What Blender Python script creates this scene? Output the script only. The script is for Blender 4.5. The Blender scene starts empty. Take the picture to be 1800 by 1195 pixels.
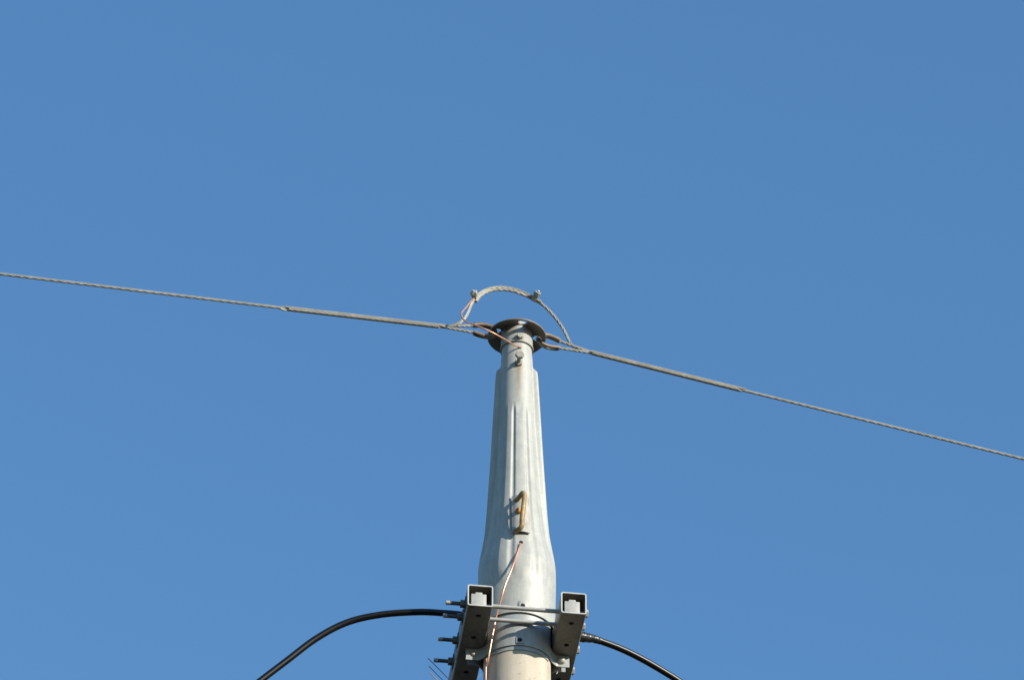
import bpy, bmesh, math, random
from mathutils import Vector, Matrix

random.seed(7)
R_ = math.radians
scene = bpy.context.scene
col = scene.collection

# ------------------------------------------------------------------ camera, sky, sun
F = 10000.0                     # focal length in photo pixels (photo 1800 wide) = 200 mm on a 36 mm frame
PITCH = R_(39.2)
CAM = Vector((-0.0141, -12.97, 1.6))
cam_d = bpy.data.cameras.new('camera')
cam_d.lens = 200; cam_d.sensor_width = 36; cam_d.clip_end = 5000; cam_d.clip_start = 0.1
cam = bpy.data.objects.new('camera', cam_d); col.objects.link(cam)
cam.location = CAM; cam.rotation_euler = (math.pi/2 + PITCH, 0, 0)
scene.camera = cam

SUN_AZ = R_(52)                 # to the right of the direction pole -> camera
SUN_EL = R_(21.5)
S = Vector((math.sin(SUN_AZ)*math.cos(SUN_EL), -math.cos(SUN_AZ)*math.cos(SUN_EL), math.sin(SUN_EL)))
w = bpy.data.worlds.new('World'); scene.world = w; w.use_nodes = True
wn = w.node_tree.nodes; bg = wn['Background']
sky = wn.new('ShaderNodeTexSky'); sky.sky_type = 'NISHITA'; sky.sun_disc = False
sky.sun_elevation = SUN_EL; sky.sun_rotation = math.pi - SUN_AZ
sky.altitude = 0; sky.air_density = 2.0; sky.dust_density = 0.0; sky.ozone_density = 9.6
w.node_tree.links.new(sky.outputs[0], bg.inputs[0]); bg.inputs[1].default_value = 0.124
sun_d = bpy.data.lights.new('sun', 'SUN'); sun_d.energy = 4.15; sun_d.angle = R_(0.53); sun_d.color = (1.0, 0.92, 0.79)
sun = bpy.data.objects.new('sun', sun_d); col.objects.link(sun)
sun.rotation_euler = S.to_track_quat('Z', 'Y').to_euler(); sun.location = (8, -8, 20)
scene.view_settings.view_transform = 'Standard'; scene.view_settings.look = 'None'
scene.view_settings.exposure = 0.6; scene.view_settings.gamma = 1.0

# ------------------------------------------------------------------ photo measurements -> metres
_fw = Vector((0, math.cos(PITCH), math.sin(PITCH))); _up = Vector((0, -math.sin(PITCH), math.cos(PITCH)))
def at(px, py, Y):
    d = Vector(((px-900)/F, 0, 0)) - _up*((py-597.5)/F) + _fw
    return CAM + d*((Y-CAM.y)/d.y)
def zax(py): return at(908.5, py, 0).z
def m_per_px(py):
    return (at(908.5, py, 0) - CAM).dot(_fw)/F
def pax(z):                                   # axis height -> photo row
    d = Vector((0, -CAM.y, z-CAM.z))
    return 597.5 - F*d.dot(_up)/d.dot(_fw)

# ------------------------------------------------------------------ materials
def new_mat(name):
    m = bpy.data.materials.new(name); m.use_nodes = True
    nt = m.node_tree; b = nt.nodes['Principled BSDF']
    return m, nt, b
def N(nt, t, **kw):
    n = nt.nodes.new(t)
    for k, v in kw.items(): setattr(n, k, v)
    return n
def L(nt, a, b): nt.links.new(a, b)
def noise(nt, vec, scale, detail=4, rough=0.55):
    n = N(nt, 'ShaderNodeTexNoise'); n.inputs['Scale'].default_value = scale
    n.inputs['Detail'].default_value = detail; n.inputs['Roughness'].default_value = rough
    L(nt, vec, n.inputs['Vector']); return n.outputs['Fac']
def ramp(nt, fac, stops):
    r = N(nt, 'ShaderNodeValToRGB'); e = r.color_ramp.elements
    while len(e) < len(stops): e.new(0.5)
    for i, (p, c) in enumerate(stops):
        e[i].position = p; e[i].color = (*c, 1) if len(c) == 3 else c
    L(nt, fac, r.inputs[0]); return r.outputs[0]
def mix(nt, fac, a, b):
    m = N(nt, 'ShaderNodeMix', data_type='RGBA')
    for inp, v in ((m.inputs[0], fac), (m.inputs[6], a), (m.inputs[7], b)):
        if hasattr(v, 'is_linked') or hasattr(v, 'links'): L(nt, v, inp)
        elif isinstance(v, (int, float)): inp.default_value = v
        else: inp.default_value = (*v, 1)
    return m.outputs[2]
def math_(nt, op, a, b=None, c=None, clamp=False):
    m = N(nt, 'ShaderNodeMath', operation=op, use_clamp=clamp)
    for i, v in enumerate((a, b, c)):
        if v is None: continue
        if isinstance(v, (int, float)): m.inputs[i].default_value = v
        else: L(nt, v, m.inputs[i])
    return m.outputs[0]
def mapping(nt, vec, scale):
    m = N(nt, 'ShaderNodeMapping'); m.inputs['Scale'].default_value = scale
    L(nt, vec, m.inputs['Vector']); return m.outputs[0]
def bump(nt, b, h, strength=0.2, dist=0.002):
    n = N(nt, 'ShaderNodeBump'); n.inputs['Strength'].default_value = strength; n.inputs['Distance'].default_value = dist
    L(nt, h, n.inputs['Height']); L(nt, n.outputs[0], b.inputs['Normal'])

def galv(name, lo, hi, metallic=0.25, rough=0.5, dirt=None, dirt_amt=0.4, stain=None):
    m, nt, b = new_mat(name)
    co = N(nt, 'ShaderNodeTexCoord').outputs['Object']
    n1 = noise(nt, co, 22, 6, 0.6); n2 = noise(nt, co, 160, 4, 0.6)
    n3 = noise(nt, mapping(nt, co, (60, 60, 3)), 1.0, 4)
    v = N(nt, 'ShaderNodeTexVoronoi'); v.inputs['Scale'].default_value = 210; L(nt, co, v.inputs['Vector'])
    s = math_(nt, 'ADD', math_(nt, 'MULTIPLY', n1, 0.45), math_(nt, 'MULTIPLY', n2, 0.2))
    s = math_(nt, 'ADD', s, math_(nt, 'MULTIPLY', n3, 0.25))
    sx = N(nt, 'ShaderNodeSeparateColor'); L(nt, v.outputs['Color'], sx.inputs[0])
    s = math_(nt, 'ADD', s, math_(nt, 'MULTIPLY', sx.outputs[0], 0.1))
    c = ramp(nt, s, [(0.3, lo), (0.68, hi)])
    wash = ramp(nt, noise(nt, mapping(nt, co, (34, 34, 5)), 1.0, 8, 0.72), [(0.44, (0, 0, 0)), (0.72, (1, 1, 1))])
    c = mix(nt, math_(nt, 'MULTIPLY', wash, 0.5), c, (0.24, 0.235, 0.20))
    blot = ramp(nt, noise(nt, mapping(nt, co, (70, 70, 40)), 1.0, 8, 0.75), [(0.56, (0, 0, 0)), (0.70, (1, 1, 1))])
    c = mix(nt, math_(nt, 'MULTIPLY', blot, 0.30), c, (0.55, 0.55, 0.53))
    if dirt:
        d = ramp(nt, noise(nt, mapping(nt, co, (16, 16, 16)), 1.0, 8, 0.75), [(0.44, (0, 0, 0)), (0.75, (1, 1, 1))])
        c = mix(nt, math_(nt, 'MULTIPLY', d, dirt_amt), c, dirt)
    if stain:
        x0, wd, z_top, z_bot = stain
        sp = N(nt, 'ShaderNodeSeparateXYZ'); L(nt, co, sp.inputs[0])
        wob = math_(nt, 'MULTIPLY', math_(nt, 'SUBTRACT', noise(nt, mapping(nt, co, (0, 0, 30)), 1.0, 3), 0.5), 0.006)
        ax = math_(nt, 'ABSOLUTE', math_(nt, 'SUBTRACT', math_(nt, 'ADD', sp.outputs[0], wob), x0))
        mx = math_(nt, 'SUBTRACT', 1.0, math_(nt, 'DIVIDE', ax, wd), clamp=True)
        mr = N(nt, 'ShaderNodeMapRange'); mr.inputs[1].default_value = z_bot; mr.inputs[2].default_value = z_top
        L(nt, sp.outputs[2], mr.inputs[0])
        top = math_(nt, 'LESS_THAN', sp.outputs[2], z_top)
        fr = math_(nt, 'LESS_THAN', sp.outputs[1], 0.0)
        k = math_(nt, 'MULTIPLY', math_(nt, 'MULTIPLY', mx, mr.outputs[0]), math_(nt, 'MULTIPLY', top, fr))
        k = math_(nt, 'MULTIPLY', k, math_(nt, 'ADD', 0.6, math_(nt, 'MULTIPLY', n2, 0.7)))
        c = mix(nt, math_(nt, 'MINIMUM', math_(nt, 'MULTIPLY', k, 1.0), 0.62), c, (0.24, 0.165, 0.085))
    L(nt, c, b.inputs['Base Color'])
    b.inputs['Metallic'].default_value = metallic
    rr = N(nt, 'ShaderNodeMapRange'); rr.inputs[3].default_value = rough-0.08; rr.inputs[4].default_value = rough+0.12
    L(nt, n1, rr.inputs[0]); L(nt, rr.outputs[0], b.inputs['Roughness'])
    bump(nt, b, math_(nt, 'ADD', n1, math_(nt, 'MULTIPLY', n2, 0.3)), 0.25, 0.0015)
    return m

def simple(name, c1, c2, scale, metallic=0.0, rough=0.5, bs=0.2, bd=0.001):
    m, nt, b = new_mat(name)
    co = N(nt, 'ShaderNodeTexCoord').outputs['Object']
    n = noise(nt, co, scale, 6, 0.65)
    L(nt, ramp(nt, n, [(0.35, c1), (0.68, c2)]), b.inputs['Base Color'])
    b.inputs['Metallic'].default_value = metallic; b.inputs['Roughness'].default_value = rough
    bump(nt, b, n, bs, bd)
    return m

def concrete_mat():
    m, nt, b = new_mat('pole_concrete')
    co = N(nt, 'ShaderNodeTexCoord').outputs['Object']
    n1 = noise(nt, co, 9, 6, 0.6); n2 = noise(nt, co, 420, 3, 0.7)
    n3 = noise(nt, mapping(nt, co, (40, 40, 1.5)), 1.0, 5)
    s = math_(nt, 'ADD', math_(nt, 'MULTIPLY', n1, 0.4), math_(nt, 'MULTIPLY', n3, 0.4))
    s = math_(nt, 'ADD', s, math_(nt, 'MULTIPLY', n2, 0.2))
    c = ramp(nt, s, [(0.3, (0.36, 0.30, 0.22)), (0.52, (0.51, 0.455, 0.365)), (0.70, (0.61, 0.56, 0.47))])
    pits = ramp(nt, noise(nt, co, 260, 2, 0.5), [(0.26, (1, 1, 1)), (0.33, (0, 0, 0))])
    c = mix(nt, math_(nt, 'MULTIPLY', pits, 0.6), c, (0.2, 0.16, 0.12))
    pores = ramp(nt, noise(nt, mapping(nt, co, (110, 110, 70)), 1.0, 3, 0.6), [(0.30, (1, 1, 1)), (0.36, (0, 0, 0))])
    c = mix(nt, math_(nt, 'MULTIPLY', pores, 0.5), c, (0.25, 0.20, 0.15))
    L(nt, c, b.inputs['Base Color']); b.inputs['Roughness'].default_value = 0.85
    bump(nt, b, n2, 0.35, 0.001)
    return m

def ground_mat():
    m, nt, b = new_mat('asphalt')
    co = N(nt, 'ShaderNodeTexCoord').outputs['Object']
    n1 = noise(nt, co, 0.25, 6); n2 = noise(nt, co, 60, 4)
    s = math_(nt, 'ADD', math_(nt, 'MULTIPLY', n1, 0.6), math_(nt, 'MULTIPLY', n2, 0.4))
    L(nt, ramp(nt, s, [(0.3, (0.014, 0.013, 0.010)), (0.7, (0.030, 0.027, 0.021))]), b.inputs['Base Color'])
    b.inputs['Roughness'].default_value = 0.9; bump(nt, b, n2, 0.4, 0.004)
    return m

SKIRT_P = 1114
Z_SK = zax(SKIRT_P)
M_cap = galv('cap_zinc', (0.315, 0.33, 0.31), (0.475, 0.475, 0.435), 0.08, 0.52,
             stain=(0.0055, 0.0115, zax(659)-Z_SK, zax(735)-Z_SK))
M_zinc = galv('zinc_steel', (0.32, 0.325, 0.31), (0.47, 0.465, 0.435), 0.12, 0.5)
M_band = galv('band_zinc', (0.28, 0.31, 0.32), (0.42, 0.44, 0.43), 0.15, 0.5)
M_arm = galv('arm_zinc', (0.17, 0.16, 0.135), (0.30, 0.28, 0.24), 0.1, 0.55, dirt=(0.09, 0.075, 0.05), dirt_amt=0.8)
M_bolt = galv('bolt_zinc', (0.27, 0.26, 0.23), (0.42, 0.40, 0.34), 0.15, 0.5, dirt=(0.30, 0.2, 0.1), dirt_amt=0.5)
M_shaded_end = galv('thread_steel', (0.07, 0.068, 0.066), (0.15, 0.145, 0.14), 0.2, 0.5, dirt=(0.12, 0.08, 0.05), dirt_amt=0.6)  # darker copy of the bolt steel, the crossarm's shade put into the colour
M_bracket = galv('bracket_zinc', (0.32, 0.325, 0.31), (0.47, 0.465, 0.435), 0.1, 0.5, dirt=(0.22, 0.15, 0.07), dirt_amt=0.75)
M_plate = galv('flange_zinc', (0.12, 0.115, 0.10), (0.24, 0.225, 0.20), 0.15, 0.55, dirt=(0.20, 0.13, 0.07), dirt_amt=0.7)
M_wire = galv('wire_zinc', (0.25, 0.245, 0.215), (0.44, 0.42, 0.37), 0.25, 0.4, dirt=(0.13, 0.12, 0.10), dirt_amt=0.35)
M_rust = simple('light_rust', (0.33, 0.21, 0.10), (0.17, 0.165, 0.145), 45, 0.15, 0.55)
M_thim = simple('dark_thimble', (0.07, 0.065, 0.06), (0.27, 0.18, 0.095), 38, 0.15, 0.5)
M_rung = simple('rung_rust', (0.20, 0.11, 0.035), (0.42, 0.30, 0.12), 70, 0.1, 0.55)
M_rivet = simple('rivet_rust', (0.38, 0.16, 0.035), (0.55, 0.27, 0.07), 120, 0.0, 0.7)
M_clamp = galv('clamp_zinc', (0.28, 0.31, 0.29), (0.46, 0.49, 0.45), 0.25, 0.4)
M_copper = simple('copper', (0.58, 0.23, 0.13), (0.88, 0.50, 0.34), 28, 0.6, 0.32, 0.1)
M_black = simple('black_sheath', (0.004, 0.004, 0.004), (0.009, 0.0085, 0.008), 70, 0.0, 0.36, 0.15)
M_black.node_tree.nodes['Principled BSDF'].inputs['Specular IOR Level'].default_value = 0.32
M_tape = simple('black_tape', (0.012, 0.012, 0.012), (0.03, 0.028, 0.026), 90, 0.0, 0.32, 0.5, 0.003)
M_conc = concrete_mat()
M_hole_shade = simple('hole_dark', (0.006, 0.006, 0.006), (0.012, 0.011, 0.01), 60, 0, 0.9)  # near-black that stands in for shade inside the band hole
M_navy = simple('spike_paint', (0.012, 0.014, 0.035), (0.02, 0.022, 0.06), 60, 0, 0.5)
M_sunlit_rim = galv('block_zinc', (0.42, 0.44, 0.42), (0.56, 0.57, 0.54), 0.05, 0.5)  # brighter zinc, sunlight on the arm ends put into the colour
M_ground = ground_mat()

# ------------------------------------------------------------------ object helpers
def wloc(o):
    v = Vector((0, 0, 0))
    while o is not None: v = v + Vector(o.location); o = o.parent
    return v
def obj(name, bm, mat, parent=None, local=False, sharp=35, loc=None):
    """link a bmesh as one object; vertices are in world space unless local"""
    off = Vector((0, 0, 0))
    if not local:
        off = wloc(parent) if parent else (Vector(loc) if loc else Vector((0, 0, 0)))
        bmesh.ops.translate(bm, verts=bm.verts, vec=-off)
    bmesh.ops.recalc_face_normals(bm, faces=bm.faces)
    me = bpy.data.meshes.new(name); bm.to_mesh(me); bm.free()
    me.shade_smooth(); me.set_sharp_from_angle(angle=R_(sharp))
    me.materials.append(mat)
    o = bpy.data.objects.new(name, me); col.objects.link(o)
    if parent: o.parent = parent
    elif loc: o.location = loc
    return o
def tag(o, label=None, cat=None, group=None, kind=None):
    if label: o['label'] = label
    if cat: o['category'] = cat
    if group: o['group'] = group
    if kind: o['kind'] = kind
    return o
def thing(name, label, cat, loc=(0, 0, 0), rz=0, group=None):
    o = bpy.data.objects.new(name, None); col.objects.link(o)
    o.empty_display_size = 0.05
    o.location = loc; o.rotation_euler = (0, 0, rz)
    return tag(o, label, cat, group)
def dup(root, label):
    r = root.copy(); col.objects.link(r); r['label'] = label
    for ch in list(root.children):
        c = ch.copy(); col.objects.link(c); c.parent = r
        for g in list(ch.children):
            d = g.copy(); col.objects.link(d); d.parent = c
    return r
def boolean(o, cutters):
    """subtract temporary cutter bmeshes (given in the object's own space)"""
    tmp = []
    for bm in cutters:
        bmesh.ops.recalc_face_normals(bm, faces=bm.faces)
        me = bpy.data.meshes.new('cut'); bm.to_mesh(me); bm.free()
        c = bpy.data.objects.new('cut', me); col.objects.link(c); tmp.append(c)
        c.matrix_world = Matrix.Translation(wloc(o))
        md = o.modifiers.new('b', 'BOOLEAN'); md.object = c; md.operation = 'DIFFERENCE'; md.solver = 'EXACT'
    bpy.context.view_layer.update()
    dg = bpy.context.evaluated_depsgraph_get()
    me = bpy.data.meshes.new_from_object(o.evaluated_get(dg))
    o.modifiers.clear(); old = o.data; o.data = me; me.name = old.name
    me.set_sharp_from_angle(angle=R_(35))
    bpy.data.meshes.remove(old)
    for c in tmp:
        d = c.data; bpy.data.objects.remove(c); bpy.data.meshes.remove(d)

def frame(d):
    d = d.normalized()
    a = Vector((0, 0, 1)) if abs(d.z) < 0.9 else Vector((1, 0, 0))
    x = a.cross(d).normalized(); return x, d.cross(x)
def ring_join(bm, r0, r1):
    n = len(r0)
    for i in range(n): bm.faces.new((r0[i], r0[(i+1) % n], r1[(i+1) % n], r1[i]))
def cyl(bm, a, b, r0, r1=None, n=20, rot=0, bev=0.0):
    """capped cylinder / prism from a to b, with an optional small chamfer"""
    r1 = r0 if r1 is None else r1
    d = b-a; x, y = frame(d); u = d.normalized()
    prof = [(0, r0)] if not bev else [(0, r0-bev), (bev, r0)]
    prof += [(d.length, r1)] if not bev else [(d.length-bev, r1), (d.length, r1-bev)]
    rings = []
    for s, r in prof:
        rings.append([bm.verts.new(a+u*s+(x*math.cos(rot+2*math.pi*i/n)+y*math.sin(rot+2*math.pi*i/n))*r) for i in range(n)])
    for i in range(len(rings)-1): ring_join(bm, rings[i], rings[i+1])
    bm.faces.new(list(reversed(rings[0]))); bm.faces.new(rings[-1])
def lathe(bm, prof, c, axis=Vector((0, 0, 1)), n=64, closed=False):
    x, y = frame(axis); u = axis.normalized(); rings = []
    for r, h in prof:
        rings.append([bm.verts.new(c+u*h+(x*math.cos(2*math.pi*i/n)+y*math.sin(2*math.pi*i/n))*max(r, 1e-5)) for i in range(n)])
    for i in range(len(rings)-1): ring_join(bm, rings[i], rings[i+1])
    if closed: ring_join(bm, rings[-1], rings[0])
    else:
        bm.faces.new(list(reversed(rings[0]))); bm.faces.new(rings[-1])
def spline(pts, n):
    """Catmull-Rom through the points, about n samples, evenly spaced"""
    P = [2*pts[0]-pts[1]] + list(pts) + [2*pts[-1]-pts[-2]]
    out = []
    for i in range(1, len(P)-2):
        for k in range(40):
            t = k/40
            out.append(0.5*((2*P[i]) + (P[i+1]-P[i-1])*t + (2*P[i-1]-5*P[i]+4*P[i+1]-P[i+2])*t*t + (3*P[i]-P[i-1]-3*P[i+1]+P[i+2])*t**3))
    out.append(P[-2].copy())
    return resample(out, n)
def resample(pts, n):
    L_ = [0]
    for a, b in zip(pts, pts[1:]): L_.append(L_[-1]+(b-a).length)
    res = []; j = 0
    for i in range(n+1):
        s = L_[-1]*i/n
        while j < len(pts)-2 and L_[j+1] < s: j += 1
        t = (s-L_[j])/max(L_[j+1]-L_[j], 1e-9)
        res.append(pts[j].lerp(pts[j+1], min(max(t, 0), 1)))
    return res
def frames(path):
    T = []
    for i in range(len(path)):
        a = path[max(i-1, 0)]; b = path[min(i+1, len(path)-1)]; T.append((b-a).normalized())
    x, y = frame(T[0]); out = []
    for t in T:
        x = (x - t*x.dot(t)).normalized(); out.append((t, x, t.cross(x)))
    return out
def tube(bm, path, r, n=12, cap=True, radii=None):
    fr = frames(path); rings = []
    for i, (p, (t, x, y)) in enumerate(zip(path, fr)):
        rr = radii[i] if radii else r
        rings.append([bm.verts.new(p+(x*math.cos(2*math.pi*k/n)+y*math.sin(2*math.pi*k/n))*rr) for k in range(n)])
    for a, b in zip(rings, rings[1:]): ring_join(bm, a, b)
    if cap: bm.faces.new(list(reversed(rings[0]))); bm.faces.new(rings[-1])
def strand(bm, path, n, R, r, lay, sides=7, jag=0.0, hand=1):
    """n wires twisted round the path"""
    fr = frames(path); s = [0]
    for a, b in zip(path, path[1:]): s.append(s[-1]+(b-a).length)
    for k in range(n):
        j0 = random.random()*jag; j1 = random.random()*jag
        pp = []
        for p, (t, x, y), q in zip(path, fr, s):
            if q < j0 or q > s[-1]-j1: continue
            a = 2*math.pi*k/n + hand*2*math.pi*q/lay
            pp.append(p+(x*math.cos(a)+y*math.sin(a))*R)
        if len(pp) > 2: tube(bm, pp, r, sides)
def box(bm, c, sx, sy, sz, ax=None, bev=0.0):
    x, y, z = ax if ax else (Vector((1, 0, 0)), Vector((0, 1, 0)), Vector((0, 0, 1)))
    b2 = bmesh.new(); bmesh.ops.create_cube(b2, size=1)
    bmesh.ops.scale(b2, vec=(sx, sy, sz), verts=b2.verts)
    if bev: bmesh.ops.bevel(b2, geom=b2.edges[:], offset=bev, segments=2, affect='EDGES', profile=0.6)
    vm = {v: bm.verts.new(c+x*v.co.x+y*v.co.y+z*v.co.z) for v in b2.verts}
    for f in b2.faces: bm.faces.new([vm[v] for v in f.verts])
    b2.free()
def hexa(bm, a, d, across, h, bev=None, rot=0.0):
    r = across/2/math.cos(math.pi/6); cyl(bm, a, a+d.normalized()*h, r, n=6, bev=r*0.12 if bev is None else bev, rot=rot)
def interp(tab):
    xs = [t[0] for t in tab]; ys = [t[1] for t in tab]; n = len(xs)
    d = [(ys[i+1]-ys[i])/(xs[i+1]-xs[i]) for i in range(n-1)]
    m = [d[0]] + [0 if d[i-1]*d[i] <= 0 else 2*d[i-1]*d[i]/(d[i-1]+d[i]) for i in range(1, n-1)] + [d[-1]]
    def f(x):
        if x <= xs[0]: return ys[0]
        if x >= xs[-1]: return ys[-1]
        i = 0
        while xs[i+1] < x: i += 1
        h = xs[i+1]-xs[i]; t = (x-xs[i])/h
        return ((2*t**3-3*t*t+1)*ys[i] + (t**3-2*t*t+t)*h*m[i] + (-2*t**3+3*t*t)*ys[i+1] + (t**3-t*t)*h*m[i+1])
    return f
def sstep(a, b, x):
    t = min(max((x-a)/(b-a), 0), 1); return t*t*(3-2*t)
def pdir(th): return Vector((math.sin(th), -math.cos(th), 0))    # 0 = towards the camera, positive = right

# ------------------------------------------------------------------ setting
bm = bmesh.new(); bmesh.ops.create_grid(bm, x_segments=2, y_segments=2, size=600)
tag(obj('ground', bm, M_ground), 'dark asphalt ground the utility pole stands on', 'ground', kind='structure')

# ------------------------------------------------------------------ concrete pole
R_CON = 0.0945
bm = bmesh.new()
prof = []
ztop = zax(1080); zref = zax(1190)
for i in range(40):
    z = ztop*i/39; prof.append((R_CON+(zref-z)/150.0 if z < zref else R_CON, z))
lathe(bm, prof, Vector((0, 0, 0)), n=96)
tag(obj('utility_pole', bm, M_conc), 'cream concrete utility pole below the grey steel cap', 'utility pole')

# ------------------------------------------------------------------ steel cap on the pole
base_px = interp([(598, 25.8), (617, 26.4), (640, 28.2), (657, 28.9), (740, 32.8), (840, 39.7), (903, 46), (945, 51.5),
                  (975, 58.3), (1000, 64.5), (1015, 67.4), (1030, 68.2), (1060, 68.0), (1114, 66.5)])
outer_px = interp([(645, 33), (655, 36.3), (700, 39.8), (820, 47.4), (840, 48.9), (903, 53.5), (945, 57.6), (970, 62.2),
                   (1000, 67.7), (1012, 68.5), (1030, 68.6), (1060, 68.0), (1114, 66.5)])
FINS = [(-92, 11, 7, 649), (87, 11, 7, 652)]                      # centre, half width, soft edge (deg), first row
LOBES = [(-21.5, 8.4, 4.6, 2.6), (8.7, 13.6, 4.8, 2.5), (41, 9, 6, 1.9), (153, 9, 8, 3), (-150, 9, 8, 3), (180, 7, 7, 3)]
BOSS = None
def cap_r(th, p):
    b = base_px(p); o = max(outer_px(p), b)
    deg = math.degrees(th)
    add = 0.0
    for c, hw, e, p0 in FINS:
        d = abs((deg-c+180) % 360-180)
        k = 1-sstep(hw-e*0.5, hw+e, d)
        if k: add = max(add, k*(o-b)*sstep(p0-3, p0+7, p))
    for c, hw, e, amp in LOBES:
        d = abs((deg-c+180) % 360-180)
        q = 1-sstep(hw-e*0.6, hw+e*0.75, d)
        if q: add = max(add, q*amp*sstep(722, 744, p - 5*math.cos(R_(d)*7))*(1-sstep(1038, 1066, p + d*0.6)))
    if BOSS:
        t0, p0 = BOSS
        dx = abs((deg-t0+180) % 360-180)*R_(1)*67; dy = abs(p-p0)
        add += 2.6*(1-sstep(6.0, 9.5, (dx**3+(dy*1.2)**3)**(1/3)))
    return (b+add)*m_per_px(p)
def surf(px, py):
    """point on the cap seen at a photo position -> (point, outward direction)"""
    Y = -0.08
    for _ in range(14):
        P = at(px, py, Y); th = math.asin(max(-0.99, min(0.99, P.x/max(cap_r(math.atan2(P.x, -P.y), pax(P.z)), 1e-3))))
        r = cap_r(th, pax(P.z)); Y = -math.sqrt(max(r*r-P.x*P.x, 1e-8))
    P = at(px, py, Y); return P, pdir(math.atan2(P.x, -P.y))
_P, _ = surf(918.7, 1063); BOSS = (math.degrees(math.atan2(_P.x, -_P.y)), pax(_P.z))

cap = thing('pole_cap', 'fluted grey steel cap tapering up from the top of the concrete pole', 'pole cap', (0, 0, Z_SK))
bm = bmesh.new(); NT = 300; rings = []
ps = [598+i*2.0 for i in range(int((SKIRT_P-598)/2)+1)]
for p in ps:
    z = zax(p)
    rings.append([bm.verts.new(pdir(2*math.pi*k/NT)*cap_r(2*math.pi*k/NT-(2*math.pi if k > NT/2 else 0), p)+Vector((0, 0, z))) for k in range(NT)])
for a, b in zip(rings, rings[1:]): ring_join(bm, a, b)
bm.faces.new(rings[0])
zi = Z_SK+0.02; ri = R_CON+0.001                                   # hollow foot that fits over the concrete
lip = [bm.verts.new(pdir(2*math.pi*k/NT)*(66.5*m_per_px(SKIRT_P)-0.0035)+Vector((0, 0, Z_SK))) for k in range(NT)]
inn = [bm.verts.new(pdir(2*math.pi*k/NT)*(66.5*m_per_px(SKIRT_P)-0.0035)+Vector((0, 0, zi))) for k in range(NT)]
ring_join(bm, rings[-1], lip); ring_join(bm, lip, inn); bm.faces.new(inn)
body = obj('body', bm, M_cap, cap, sharp=50)
cuts = []
HOLE1, d1 = surf(913.2, 610.8); HOLE2, d2 = surf(915.9, 952.4); HOLE3, d3 = surf(918.9, 1063.3)
for (P, d, r) in ((HOLE1, d1, 0.0058), (HOLE2, d2, 0.0062), (HOLE3, d3, 0.0066)):
    b2 = bmesh.new(); a = P - Vector((0, 0, Z_SK))
    cyl(b2, a-d*0.03, a+d*0.02, r, n=24); cuts.append(b2)
boolean(body, cuts)

# collar and dished ring plate at the top
mp = m_per_px(595)
Z_RIM = zax(594.0); DISH = 0.0125; R_DISC = 51.0*mp
bm = bmesh.new(); zc0 = zax(617.0); zc1 = Z_RIM+0.034; rc = 28.0*mp
lathe(bm, [(26.5*mp, zc0), (29.6*mp, zc0), (29.6*mp, zc0+0.0035), (28.6*mp, zc0+0.006), (rc, zc0+0.008), (rc, zc1-0.008), (rc-0.008, zc1), (0.002, zc1+0.002)],
      Vector((0, 0, 0)), n=72)
collar = obj('collar', bm, M_zinc, cap)
bm = bmesh.new(); t = 0.0055
def dish(r): return Z_RIM + DISH*(1-((r-rc)/(R_DISC-rc))**1.6 if r > rc else 1)
rs = [rc-0.004 + (R_DISC-rc+0.004)*i/10 for i in range(11)]
lathe(bm, [(r, dish(r)) for r in rs] + [(R_DISC+0.0012, dish(R_DISC)+t*0.3), (R_DISC+0.0012, dish(R_DISC)+t*0.7)] + [(r, dish(r)+t) for r in reversed(rs)],
      Vector((0, 0, 0)), n=96, closed=True)
disc = obj('ring_plate', bm, M_plate, cap)
WIRE_AZ = R_(16.3); UW = Vector((math.cos(WIRE_AZ), math.sin(WIRE_AZ), 0))      # line of the overhead wires (to the right)
R_HOLE = 0.0630
cuts = []
for k in range(4):
    u = Matrix.Rotation(k*math.pi/2, 3, 'Z') @ UW
    b2 = bmesh.new(); a = u*R_HOLE + Vector((0, 0, Z_RIM-Z_SK)); cyl(b2, a-Vector((0, 0, 0.03)), a+Vector((0, 0, 0.05)), 0.0142, n=32); cuts.append(b2)
boolean(disc, cuts)
bm = bmesh.new()
cyl(bm, Vector((0.005, 0, zc1)), Vector((0.005, 0, zc1+0.024)), 0.005, n=16)
hexa(bm, Vector((0.005, 0, zc1+0.018)), Vector((0, 0, 1)), 0.015, 0.011)
obj('top_bolt', bm, M_rust, cap)
# short bolt on the collar
P = at(913.5, 593.0, -rc*0.985); d = pdir(R_(9))
bm = bmesh.new(); cyl(bm, P-d*0.004, P+d*0.003, 0.0125, n=24); hexa(bm, P+d*0.002, d, 0.0172, 0.0105, rot=0.3)
obj('set_bolt', bm, M_bolt, cap)
# long bolt below
P, d = surf(911.3, 638.5)
bm = bmesh.new(); cyl(bm, P-d*0.01, P+d*0.036, 0.0058, n=16); hexa(bm, P+d*0.0335, d, 0.0235, 0.0105, rot=0.1)
lb = obj('long_bolt', bm, M_bolt, cap)
bm = bmesh.new(); hexa(bm, P-d*0.002, d, 0.021, 0.0105, rot=0.35)
obj('nut', bm, M_bolt, lb)

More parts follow.
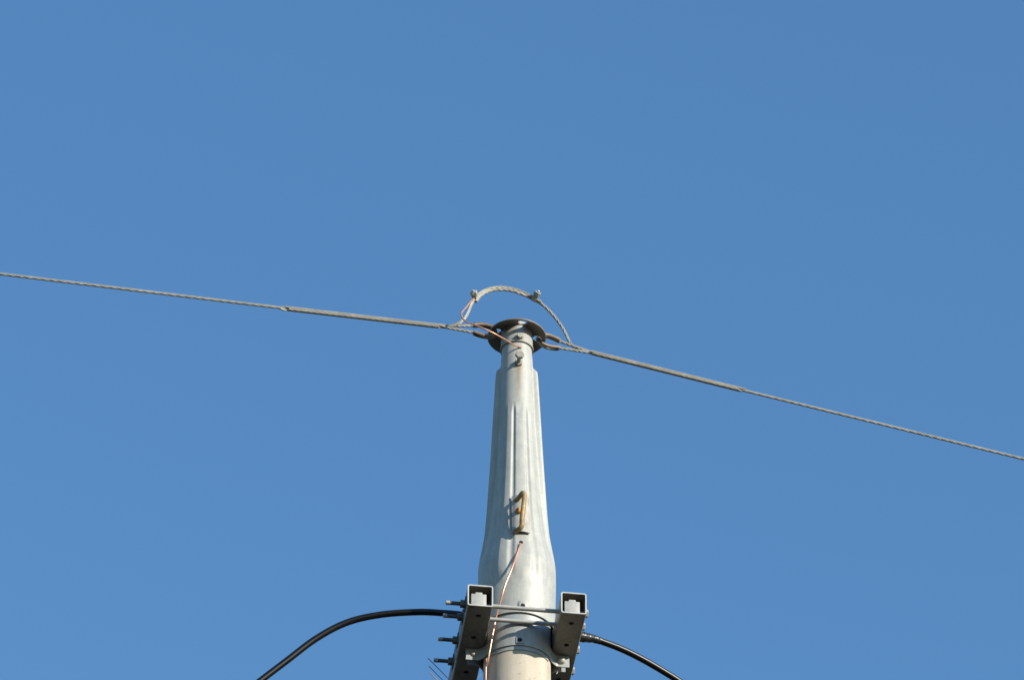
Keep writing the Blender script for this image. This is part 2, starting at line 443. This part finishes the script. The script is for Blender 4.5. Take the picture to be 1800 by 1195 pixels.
# step handle: plate, bent rung, rivet
Pc, dc = surf(915.0, 906); thc = math.atan2(Pc.x, -Pc.y)
bm = bmesh.new(); sec = []
p_t = pax(surf(915, 873)[0].z); p_b = pax(surf(915, 937)[0].z)
rows = 14; colsn = 12; grid_o = []; grid_i = []
for i in range(rows+1):
    p = p_t+(p_b-p_t)*i/rows; go = []; gi = []
    for j in range(colsn+1):
        th = thc + (j/colsn-0.5)*0.049/(cap_r(thc, p))
        r = cap_r(th, p)
        kink = 0.0035*(1-abs(j/colsn-0.5)*2)
        q = Vector((0, 0, zax(p)))
        go.append(bm.verts.new(pdir(th)*(r+0.0080+kink)+q)); gi.append(bm.verts.new(pdir(th)*(r+0.0048+kink)+q))
    grid_o.append(go); grid_i.append(gi)
for G in (grid_o, grid_i):
    for i in range(rows):
        for j in range(colsn): bm.faces.new((G[i][j], G[i][j+1], G[i+1][j+1], G[i+1][j]))
for i in range(rows):
    for j in (0, colsn): bm.faces.new((grid_o[i][j], grid_o[i+1][j], grid_i[i+1][j], grid_i[i][j]))
for j in range(colsn):
    for i in (0, rows): bm.faces.new((grid_o[i][j], grid_o[i][j+1], grid_i[i][j+1], grid_i[i][j]))
plate = obj('step_bracket', bm, M_bracket, cap, sharp=30)
dl = pdir(thc+R_(24))
a0 = surf(903.5, 883)[0]; b0 = surf(913.5, 938)[0]; db = pdir(thc+R_(6)); b1 = surf(903.5, 937)[0]
path = [a0-dl*0.006, a0+dl*0.028, a0+dl*0.046+Vector((0, 0, 0.003)), a0+dl*0.056-Vector((0, 0, 0.006)), a0+dl*0.057-Vector((0, 0, 0.022)),
        (a0+dl*0.054+b0+db*0.036)/2, b0+db*0.030+Vector((0, 0, 0.030)), b0+db*0.0275+Vector((0, 0, 0.011)), b0+db*0.0245+Vector((-0.003, 0, 0.003)), (b0+db*0.0245)*0.5+(b1+db*0.016)*0.5, b1+db*0.011]
bm = bmesh.new(); tube(bm, spline(path, 70), 0.0070, 16)
obj('rung', bm, M_rung, plate, sharp=60)
P, d = surf(911.5, 902.5); bm = bmesh.new()
lathe(bm, [(0.0102*math.cos(a*math.pi/20), 0.002+0.0085*math.sin(a*math.pi/20)) for a in range(0, 10)], P+d*0.0115, d, 24)
obj('rivet', bm, M_rivet, plate)

# ------------------------------------------------------------------ cross arms and their bolts
YAW = R_(7.6)
AX = Vector((math.cos(YAW), math.sin(YAW), 0)); AY = Vector((-math.sin(YAW), math.cos(YAW), 0))
W = 0.0715; TH = 0.0032; DX = 0.1315; D0 = -0.213
Z_ARM = at(925.2, 1053.2, D0*math.cos(YAW)).z
ARM_LEN = 1.8
def rrect(h, r, n=4):
    out = []
    for cx, cy, a0 in ((h-r, h-r, 0), (-h+r, h-r, 90), (-h+r, -h+r, 180), (h-r, -h+r, 270)):
        for i in range(n+1):
            a = R_(a0+90*i/n); out.append((cx+r*math.cos(a), cy+r*math.sin(a)))
    return out
arm = thing('crossarm', 'square steel crossarm left of the pole, with four bolt tips sticking out', 'crossarm', AX*-DX+Vector((0, 0, Z_ARM)), YAW, 'pair of square steel crossarms')
bm = bmesh.new(); o_ = rrect(W/2, 0.0062); i_ = rrect(W/2-TH, 0.0038)
def loop(pts, y): return [bm.verts.new((x, y, z)) for x, z in pts]
A, B, C, D = loop(o_, D0), loop(o_, D0+ARM_LEN), loop(i_, D0+ARM_LEN), loop(i_, D0)
ring_join(bm, A, B); ring_join(bm, B, C); ring_join(bm, C, D); ring_join(bm, D, A)
tubeo = obj('tube', bm, M_arm, arm, local=True)
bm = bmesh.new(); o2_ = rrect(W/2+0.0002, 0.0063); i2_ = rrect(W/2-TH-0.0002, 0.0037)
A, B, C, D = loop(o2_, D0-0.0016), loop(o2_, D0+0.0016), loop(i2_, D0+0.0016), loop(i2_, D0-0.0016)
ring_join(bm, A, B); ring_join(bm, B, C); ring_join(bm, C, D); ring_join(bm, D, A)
obj('end_rim', bm, M_sunlit_rim, arm, local=True)  # thin added ring, coloured lighter so the tube end looks sunlit
cuts = []
for dd in (0.047, 0.150, 0.316, 0.42, 0.60, 0.90, 1.2, 1.5):
    b2 = bmesh.new(); cyl(b2, Vector((0, D0+dd, -W)), Vector((0, D0+dd, 0)), 0.0075, n=24); cuts.append(b2)
for dd in (0.262, 0.36, 0.44):
    b2 = bmesh.new(); cyl(b2, Vector((-W, D0+dd, 0)), Vector((W, D0+dd, 0)), 0.0075, n=24); cuts.append(b2)
# boolean in the arm's own space
def boolean_local(o, cutters):
    p = o.parent; o.parent = None; boolean(o, cutters); o.parent = p
boolean_local(tubeo, cuts)
bm = bmesh.new()
box(bm, Vector((-0.0035, D0+0.013, -W/2+TH+0.0215)), 0.0425, 0.014, 0.043, bev=0.0012)
box(bm, Vector((-0.003, D0+0.014, -W/2+TH+0.0468)), 0.0195, 0.010, 0.0085, bev=0.001)
obj('end_block', bm, M_zinc, arm, local=True)
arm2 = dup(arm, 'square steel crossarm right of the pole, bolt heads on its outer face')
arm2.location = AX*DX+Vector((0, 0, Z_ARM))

RODS = [(-0.169, 0.052), (-0.1075, 0.052), (0.004, 0.051), (0.106, 0.050)]
rod_labels = ['long galvanised tie bolt nearest the open arm ends, its tip worn pale',
              'second long tie bolt from the open arm ends, crossing just in front of the pole',
              'third tie bolt from the open arm ends, its middle hidden in the pole',
              'fourth and lowest tie bolt in view, nut end beside the thin dark spikes']
XO = DX+W/2
tb = thing('tie_bolt', rod_labels[0], 'bolt', (0, 0, Z_ARM), YAW, 'tie bolts between the crossarms')
bm = bmesh.new(); cyl(bm, Vector((-XO+0.01, 0, 0)), Vector((XO, 0, 0)), 0.0062, n=18, bev=0.0012)
obj('rod', bm, M_zinc, tb, local=True)
bm = bmesh.new(); pr_ = [(0.0045, 0.0), (0.0058, 0.0013)]
for k in range(30): pr_ += [(0.0061, 0.0020+k*0.00185), (0.0054, 0.0029+k*0.00185)]
lathe(bm, pr_, Vector((-XO-0.056, 0, 0)), Vector((1, 0, 0)), 18)
te = obj('threaded_end', bm, M_shaded_end, tb, local=True)  # dark tone paints the shade on the bolt end beside the arm
bm = bmesh.new(); lathe(bm, [(0.0050, -0.0004), (0.0062, 0.001), (0.0063, 0.011), (0.0056, 0.0116)], Vector((-XO-0.056, 0, 0)), Vector((1, 0, 0)), 18)
obj('bolt_tip', bm, M_zinc, te, local=True)  # tip kept pale as sunlit, past the part coloured as shaded
bm = bmesh.new(); hexa(bm, Vector((XO+0.0022, 0, 0)), Vector((1, 0, 0)), 0.0205, 0.0085, rot=0.2); 
hd = obj('head', bm, M_zinc, tb, local=True)
bm = bmesh.new(); cyl(bm, Vector((XO, 0, 0)), Vector((XO+0.0026, 0, 0)), 0.0125, n=24)
obj('washer', bm, M_zinc, hd, local=True)
bm = bmesh.new(); hexa(bm, Vector((-XO-0.003, 0, 0)), Vector((-1, 0, 0)), 0.0205, 0.0125, rot=0.15)
nt_ = obj('nut', bm, M_shaded_end, tb, local=True)
bm = bmesh.new(); box(bm, Vector((-XO-0.0016, 0, 0)), 0.0032, 0.032, 0.032)
obj('washer', bm, M_shaded_end, nt_, local=True)
for i, (d, ln) in enumerate(RODS):
    o = tb if i == 0 else dup(tb, rod_labels[i])
    o.location = AY*d+Vector((0, 0, Z_ARM))

# ------------------------------------------------------------------ clamp band under the arms
Z_AB = Z_ARM-W/2
ZB = Z_AB-0.0395
band = thing('arm_band', 'bluish grey steel band clamped round the pole with bolted ears under both crossarms', 'pole band', (0, 0, ZB), YAW)
def strip(bm, pts, z0, z1, t):
    """upright plate of thickness t along a plan path (outer side to the left of the path)"""
    n = len(pts); V = []
    for i, p in enumerate(pts):
        a = pts[max(i-1, 0)]; b = pts[min(i+1, n-1)]; d = (b-a).normalized(); nn = Vector((d.y, -d.x, 0))
        V.append([bm.verts.new((p.x+nn.x*k, p.y+nn.y*k, z)) for k, z in ((0, z0), (t, z0), (t, z1), (0, z1))])
    for a, b in zip(V, V[1:]): ring_join(bm, a, b)
    bm.faces.new(V[0]); bm.faces.new(list(reversed(V[-1])))
def arc(r, t0, t1, n=40): return [pdir(R_(t0+(t1-t0)*i/n))*r for i in range(n+1)]
bm = bmesh.new()
ear_l = [Vector((-0.147, -0.010, 0)), Vector((-0.128, -0.010, 0)), Vector((-0.112, -0.011, 0)), Vector((-0.104, -0.016, 0))]
strip(bm, spline(ear_l + arc(0.0975, -72, 72, 36) + [Vector((-p.x, p.y, 0)) for p in reversed(ear_l)], 120), 0.0, 0.0385, 0.0032)
strip(bm, arc(0.0976, -62, 62, 60), 0.0383, Z_SK-ZB-0.002, 0.0031)
fb = obj('front_clamp', bm, M_band, band, local=True, sharp=40)
hp = at(914.2, 1124.8, -0.1); hd_ = pdir(math.asin(0.08)-YAW)
hz = hp.z-ZB
bm = bmesh.new(); box(bm, hd_*0.0985+Vector((0, 0, hz)), 0.024, 0.009, 0.024, (Vector((-hd_.y, hd_.x, 0)), hd_, Vector((0, 0, 1))), 0.0033)
bs = obj('boss', bm, M_band, fb, local=True)
bm = bmesh.new(); cyl(bm, hd_*0.09+Vector((0, 0, hz)), hd_*0.1036+Vector((0, 0, hz)), 0.0068, n=24)
obj('hole', bm, M_hole_shade, bs, local=True)  # solid dark disc, shade of a bolt hole painted on the boss
bm = bmesh.new(); strip(bm, arc(0.0957, -56, 58, 40), -0.0135, 0.02, 0.0014)
obj('liner', bm, M_band, band, local=True)
bm = bmesh.new()
ear_r = [Vector((-0.139, 0.010, 0)), Vector((-0.125, 0.010, 0)), Vector((-0.112, 0.011, 0)), Vector((-0.105, 0.016, 0))]
pts = [Vector((-p.x, p.y, 0)) for p in ear_r] + arc(0.0975, 108, 252, 36) + list(reversed(ear_r))
strip(bm, spline(pts, 120), 0.0, 0.0385, 0.0032)
obj('rear_clamp', bm, M_band, band, local=True, sharp=40)
for sx in (-1, 1):
    bm = bmesh.new(); c = Vector((sx*0.1245, -0.0132, 0.0195))
    if sx < 0:
        cyl(bm, c, c+Vector((0, 0.04, 0)), 0.0045, n=16)
        lathe(bm, [(0.0082*math.cos(a*math.pi/20), 0.0065*math.sin(a*math.pi/20)) for a in range(0, 10)], c, Vector((0, -1, 0)), 24)
    else:
        cyl(bm, c, c+Vector((0, 0.04, 0)), 0.0045, n=16)
        lathe(bm, [(0.0115*math.cos(a*math.pi/20), 0.012*math.sin(a*math.pi/20)) for a in range(0, 10)], c, Vector((0, -1, 0)), 24)
    obj('clamp_bolt', bm, M_zinc, band, local=True)
bm = bmesh.new()
tube(bm, spline([Vector(v) for v in ((0.108, 0.004, -0.004), (0.116, 0.002, -0.004), (0.120, 0.002, 0.004), (0.117, 0.002, 0.010), (0.113, 0.002, 0.007))], 30), 0.0013, 8)
tube(bm, spline([Vector(v) for v in ((0.119, 0.003, -0.001), (0.115, 0.002, -0.009), (0.112, 0.001, -0.016))], 12), 0.0012, 8)
obj('split_pin', bm, M_zinc, band, local=True)

# ------------------------------------------------------------------ thimbles in the ring plate
Z_H = dish(R_HOLE)+t*0.5
TEAR = [(0.068, 0.0115), (0.051, 0.0165), (0.033, 0.0185), (0.018, 0.0155), (0.0085, 0.0078), (0.0058, 0.0),
        (0.0085, -0.0078), (0.018, -0.0155), (0.033, -0.0185), (0.051, -0.0165), (0.068, -0.0115)]
def thimble(name, label, side, tilt, dz, half, mat):
    u = UW*side; v = Vector((-u.y, u.x, 0)); c = u*R_HOLE+Vector((0, 0, Z_H+dz))
    o = thing(name, label, 'thimble', c, 0, 'wire thimbles hooked through the ring plate')
    pth = spline([c+u*s+Vector((0, 0, z+s*tilt)) for s, z in TEAR], 60)
    bm = bmesh.new(); rows_ = []
    cen = c+u*0.034+Vector((0, 0, 0.034*tilt))
    for i, p in enumerate(pth):
        a = pth[max(i-1, 0)]; b = pth[min(i+1, len(pth)-1)]; tg = (b-a).normalized()
        nrm = tg.cross(v).normalized()
        if nrm.dot(p-cen) < 0: nrm = -nrm
        ro = [p + v*(0.0092*math.sin(R_(x)))-nrm*(0.0074*(math.cos(R_(x))-0.30)) for x in [half*i/7 for i in range(-7, 8)]]
        ri_ = [p + v*(0.0074*math.sin(R_(x)))-nrm*(0.0058*(math.cos(R_(x))-0.34)) for x in [half*i/7 for i in range(7, -8, -1)]]
        rows_.append([bm.verts.new(q) for q in ro+ri_])
    for a, b in zip(rows_, rows_[1:]): ring_join(bm, a, b)
    bm.faces.new(rows_[0]); bm.faces.new(list(reversed(rows_[-1])))
    obj('channel', bm, mat, o, sharp=50)
    return c, u, v
TL = thimble('thimble', 'rusty wire thimble left of the ring plate, behind the pink copper wire', -1, -0.03, -0.0065, 158, M_thim)
TR = thimble('thimble', 'grey brown wire thimble right of the ring plate, its open end facing right', 1, -0.10, 0.0, 118, M_rust)

# ------------------------------------------------------------------ overhead wires with grips and jumper tails
def wy(px): return (px-908.5)/600*math.tan(WIRE_AZ)
def wp(px, py): return at(px, py, wy(px))
def overhead(label, T, M_px, G_px, E_px, slope_fix):
    c, u, v = T
    Mp, Gp, Ep = wp(*M_px), wp(*G_px), wp(*E_px)
    o = thing('overhead_wire', label, 'wire', c, 0, 'overhead ground wires meeting at the pole top')
    d = (Ep-Gp).normalized(); far = []
    hor = Vector((d.x, d.y, 0)).length
    for i in range(1, 41):
        s = i*0.75; far.append(Ep+d*s+Vector((0, 0, 0.0030*s*s)))
    bm = bmesh.new()
    near = resample([Mp, Gp, Ep, Ep+d*0.3], 420)
    strand(bm, near, 6, 0.0028, 0.00158, 0.15, 8); tube(bm, near, 0.0019, 6)
    tube(bm, [Ep+d*0.28]+[Ep+d*0.3]+far, 0.0042, 8)
    obj('strand', bm, M_wire, o, sharp=60)
    # preformed grip: thick wrapped leg, splitting into two that run round the thimble
    bm = bmesh.new()
    gd = (Mp-Gp).normalized()
    strand(bm, resample([Gp-gd*0.016, Mp+gd*0.004], 190), 9, 0.0057, 0.00188, 0.17, 8, jag=0.03)
    tube(bm, resample([Gp+gd*0.02, Mp-gd*0.02], 40), 0.0050, 10)
    zt = Vector((0, 0, 1))
    loopp = [Mp-gd*0.07, Mp-gd*0.03]
    for s, z in TEAR:
        k = 1.0+0.0062/max(math.hypot(s-0.034, z), 0.008)
        q = c+u*(0.034+(s-0.034)*(k if s < 0.036 else 1))+zt*(z*k+s*slope_fix)
        loopp.append(q)
    loopp += [Mp-gd*0.03, Mp-gd*0.07]
    strand(bm, spline(loopp, 200), 5, 0.0027, 0.00168, 0.075, 8)
    obj('grip', bm, M_wire, o, sharp=60)
    return o, Mp, Gp
wl, ML, GL = overhead('twisted steel overhead wire running off to the left from the pole top', TL, (784, 574.6), (499, 541.8), (0, 481.5), -0.03)
wr, MR, GR = overhead('twisted steel overhead wire running down to the right from the pole top', TR, (1030, 617.2), (1305, 685.5), (1800, 806.5), -0.10)

def jl(pts): return spline([at(px, py, y) for px, py, y in pts], 240)
tail_l = jl([(784, 574, -.060), (797, 572, -.058), (808, 567, -.056), (817, 559, -.054), (822.6, 549.5, -.05), (827.3, 538, -.046), (833, 528, -.042),
             (839, 520, -.038), (849, 512.2, -.032), (862, 507.2, -.026), (876, 505.2, -.020), (893, 506.2, -.012), (913, 511.2, -.003), (931, 519.6, .006), (944, 526.8, .012), (951.5, 531.2, .016)])
tail_r = jl([(1022, 614.5, .058), (1010, 609.5, .054), (1002.5, 603.5, .053), (996, 590.5, .050), (988.3, 575.5, .046), (975.7, 558, .040), (963, 544, .033), (950.6, 533.2, .026),
             (932, 523.2, .012), (913, 515, -.003), (894, 509.8, -.012), (877, 508.9, -.020), (863, 511, -.026), (851, 515.6, -.034), (842, 522.5, -.040), (836.5, 530, -.044)])
for o, path in ((wl, tail_l), (wr, tail_r)):
    bm = bmesh.new(); strand(bm, path, 6, 0.0031, 0.00176, 0.11, 8); tube(bm, path, 0.0021, 6)
    obj('tail', bm, M_wire, o, sharp=60)

# clamps on the jumper loop
def clamp(label, P, tg, out):
    tg = tg.normalized(); out = (out-tg*out.dot(tg)).normalized(); sd = tg.cross(out)
    o = thing('wire_clamp', label, 'wire clamp', P, 0, 'bolted clamps on the wire loop')
    bm = bmesh.new(); box(bm, P+out*0.001, 0.0165, 0.016, 0.0185, (tg, sd, out), 0.003)
    box(bm, P+out*0.0105, 0.0105, 0.019, 0.0035, (tg, sd, out), 0.001)
    obj('body', bm, M_clamp, o)
    bm = bmesh.new(); cyl(bm, P+out*0.008, P+out*0.0285, 0.0048, n=14, bev=0.0014); cyl(bm, P+out*0.0118, P+out*0.0136, 0.0108, n=20)
    b = obj('bolt', bm, M_clamp, o)
    bm = bmesh.new(); hexa(bm, P+out*0.0137, out, 0.0195, 0.0098, rot=0.4)
    obj('nut', bm, M_clamp, b)
pl = at(836.8, 523.8, -.040)
clamp('bolted wire clamp at the left of the arched loop, where the copper wire starts', pl, at(845, 514, -.036)-at(830, 533, -.044), at(825, 515, -.07)-pl)
pr = at(939.0, 525.0, .011)
clamp('bolted wire clamp with a green grey nut at the right of the arched loop', pr, at(950, 532, .018)-at(928, 519, .004), at(944, 514, -.004)-pr)

# ------------------------------------------------------------------ copper earth wires
bm = bmesh.new()
pts = [(840, 519.5, -.040), (834, 523.5, -.046), (828.3, 529, -.056), (820.5, 538.5, -.075), (813, 547.5, -.095), (811, 552, -.104), (811.8, 556.5, -.110), (815, 562, -.117), (820.3, 565.6, -.122),
       (835, 571.6, -.132), (850, 577.8, -.135), (870, 587, -.122), (890, 598.2, -.092), (903, 606, -.068)]
path = [at(*p) for p in pts] + [HOLE1+d1*0.004+Vector((0, 0, -0.0015)), HOLE1-d1*0.012]
tube(bm, spline(path, 160), 0.0026, 12)
tag(obj('copper_wire', bm, M_copper, loc=tuple(HOLE1), sharp=60), 'pink copper wire from the loop clamp down to a hole below the collar', 'wire', 'copper earth wires')
bm = bmesh.new()
pts = [(910.3, 968.4, -.112), (904.5, 985, -.122), (898.6, 1001.8, -.129), (887.2, 1029.5, -.130), (879, 1059, -.120), (875, 1073, -.108), (871.6, 1086, -.098),
       (866.2, 1113.8, -.095), (860.9, 1142.2, -.091), (856.4, 1170.7, -.080), (853.8, 1194.7, -.066)]
path = [HOLE2-d2*0.012, HOLE2+d2*0.004] + [at(*p) for p in pts]
q = path[-1]; a = math.atan2(q.x, -q.y); zz = q.z
for k in range(1, 14):
    z = zz*(1-k/13.0); path.append(pdir(a-0.01*k)*(R_CON+max(zref-z, 0)/150+0.006)+Vector((0, 0, z)))
tube(bm, spline(path, 420), 0.0028, 12)
tag(obj('copper_wire', bm, M_copper, loc=tuple(HOLE2), sharp=60), 'pink copper wire from the hole under the step handle down the front of the pole', 'wire', 'copper earth wires')

# ------------------------------------------------------------------ black cable arching behind the pole
YC = 0.1235
pc = thing('power_cable', 'thick black cable arching out behind the pole on both sides', 'cable', (0, YC, at(908, 1095, YC).z))
lft = [(455.5, 1197.5), (505, 1159.8), (556.5, 1121.2), (610, 1093.5), (669, 1079.8), (735, 1075.2), (779, 1077), (813, 1080), (860, 1087), (908, 1096), (960, 1106)]
rgt = [(1020, 1117.8), (1040, 1121), (1053.3, 1125.2), (1093.3, 1140.4), (1133.3, 1160.2), (1173.3, 1183.6), (1192, 1195.5)]
def dep(px):                                          # swings towards the viewer on the left, away on the right
    x = (px-908.5)/610
    return YC - (0.10*max(0, -0.13-x)**2) + 0.57*max(0, x-0.16)
mid = [at(px, py, dep(px)) for px, py in lft+rgt]
l0 = mid[0]; dl_ = (mid[0]-mid[1]).normalized(); r0 = mid[-1]; dr_ = (mid[-1]-mid[-2]).normalized()
lead = [l0+dl_*s+Vector((0, 0, -0.12*s*s)) for s in (2.2, 1.6, 1.1, 0.7, 0.35, 0.15)]
trail = [r0+dr_*s+Vector((0, 0, -0.12*s*s)) for s in (0.15, 0.35, 0.7, 1.1, 1.6, 2.2)]
bm = bmesh.new(); cp = spline(lead+mid+trail, 700); tube(bm, cp, 0.0097, 18)
sh = obj('sheath', bm, M_black, pc, sharp=60)
seg = spline([at(px, py, dep(px)) for px, py in ((1000, 1114), (1012, 1116.5), (1024, 1119), (1040, 1121.5), (1050, 1124.2), (1055, 1126))], 90)
rad = []
for i in range(len(seg)):
    k = i/(len(seg)-1)
    rad.append(0.0162-0.0052*sstep(0.25, 0.95, k)+0.0004*math.sin(k*31)+0.0002*math.sin(k*71+1))
bm = bmesh.new(); tube(bm, seg, 0, 20, radii=rad)
obj('tape_wrap', bm, M_tape, pc, sharp=50)

# ------------------------------------------------------------------ bird spikes on the left arm
sb = AX*(-DX-0.02)+AY*0.36+Vector((0, 0, Z_ARM+W/2))
bs_ = thing('bird_spike', 'bundle of thin dark spikes poking out behind the left crossarm', 'bird spike', sb)
bm = bmesh.new(); box(bm, sb+Vector((0, 0, 0.004)), 0.03, 0.09, 0.008, (AX, AY, Vector((0, 0, 1))), 0.001)
obj('base', bm, M_zinc, bs_)
for (px, py, mat, r, off) in ((752.2, 1156, M_navy, 0.0011, -0.02), (753.6, 1169.8, M_navy, 0.0011, 0.0), (755.3, 1181.5, M_wire, 0.0015, 0.02), (845.5, 1184.5, M_wire, 0.0012, 0.03)):
    tip = at(px, py, sb.y+off-0.02); bm = bmesh.new(); rt = sb+AY*off+Vector((0, 0, 0.006))
    if px < 800:                                          # the spikes lean out to the left at about 45 degrees in the view
        rt = at(px+62, py+62, sb.y+off); rt.z = max(rt.z, sb.z+0.004)
    tube(bm, [tip, tip.lerp(rt, 0.5), rt], r, 8)
    obj('spike', bm, mat, bs_)
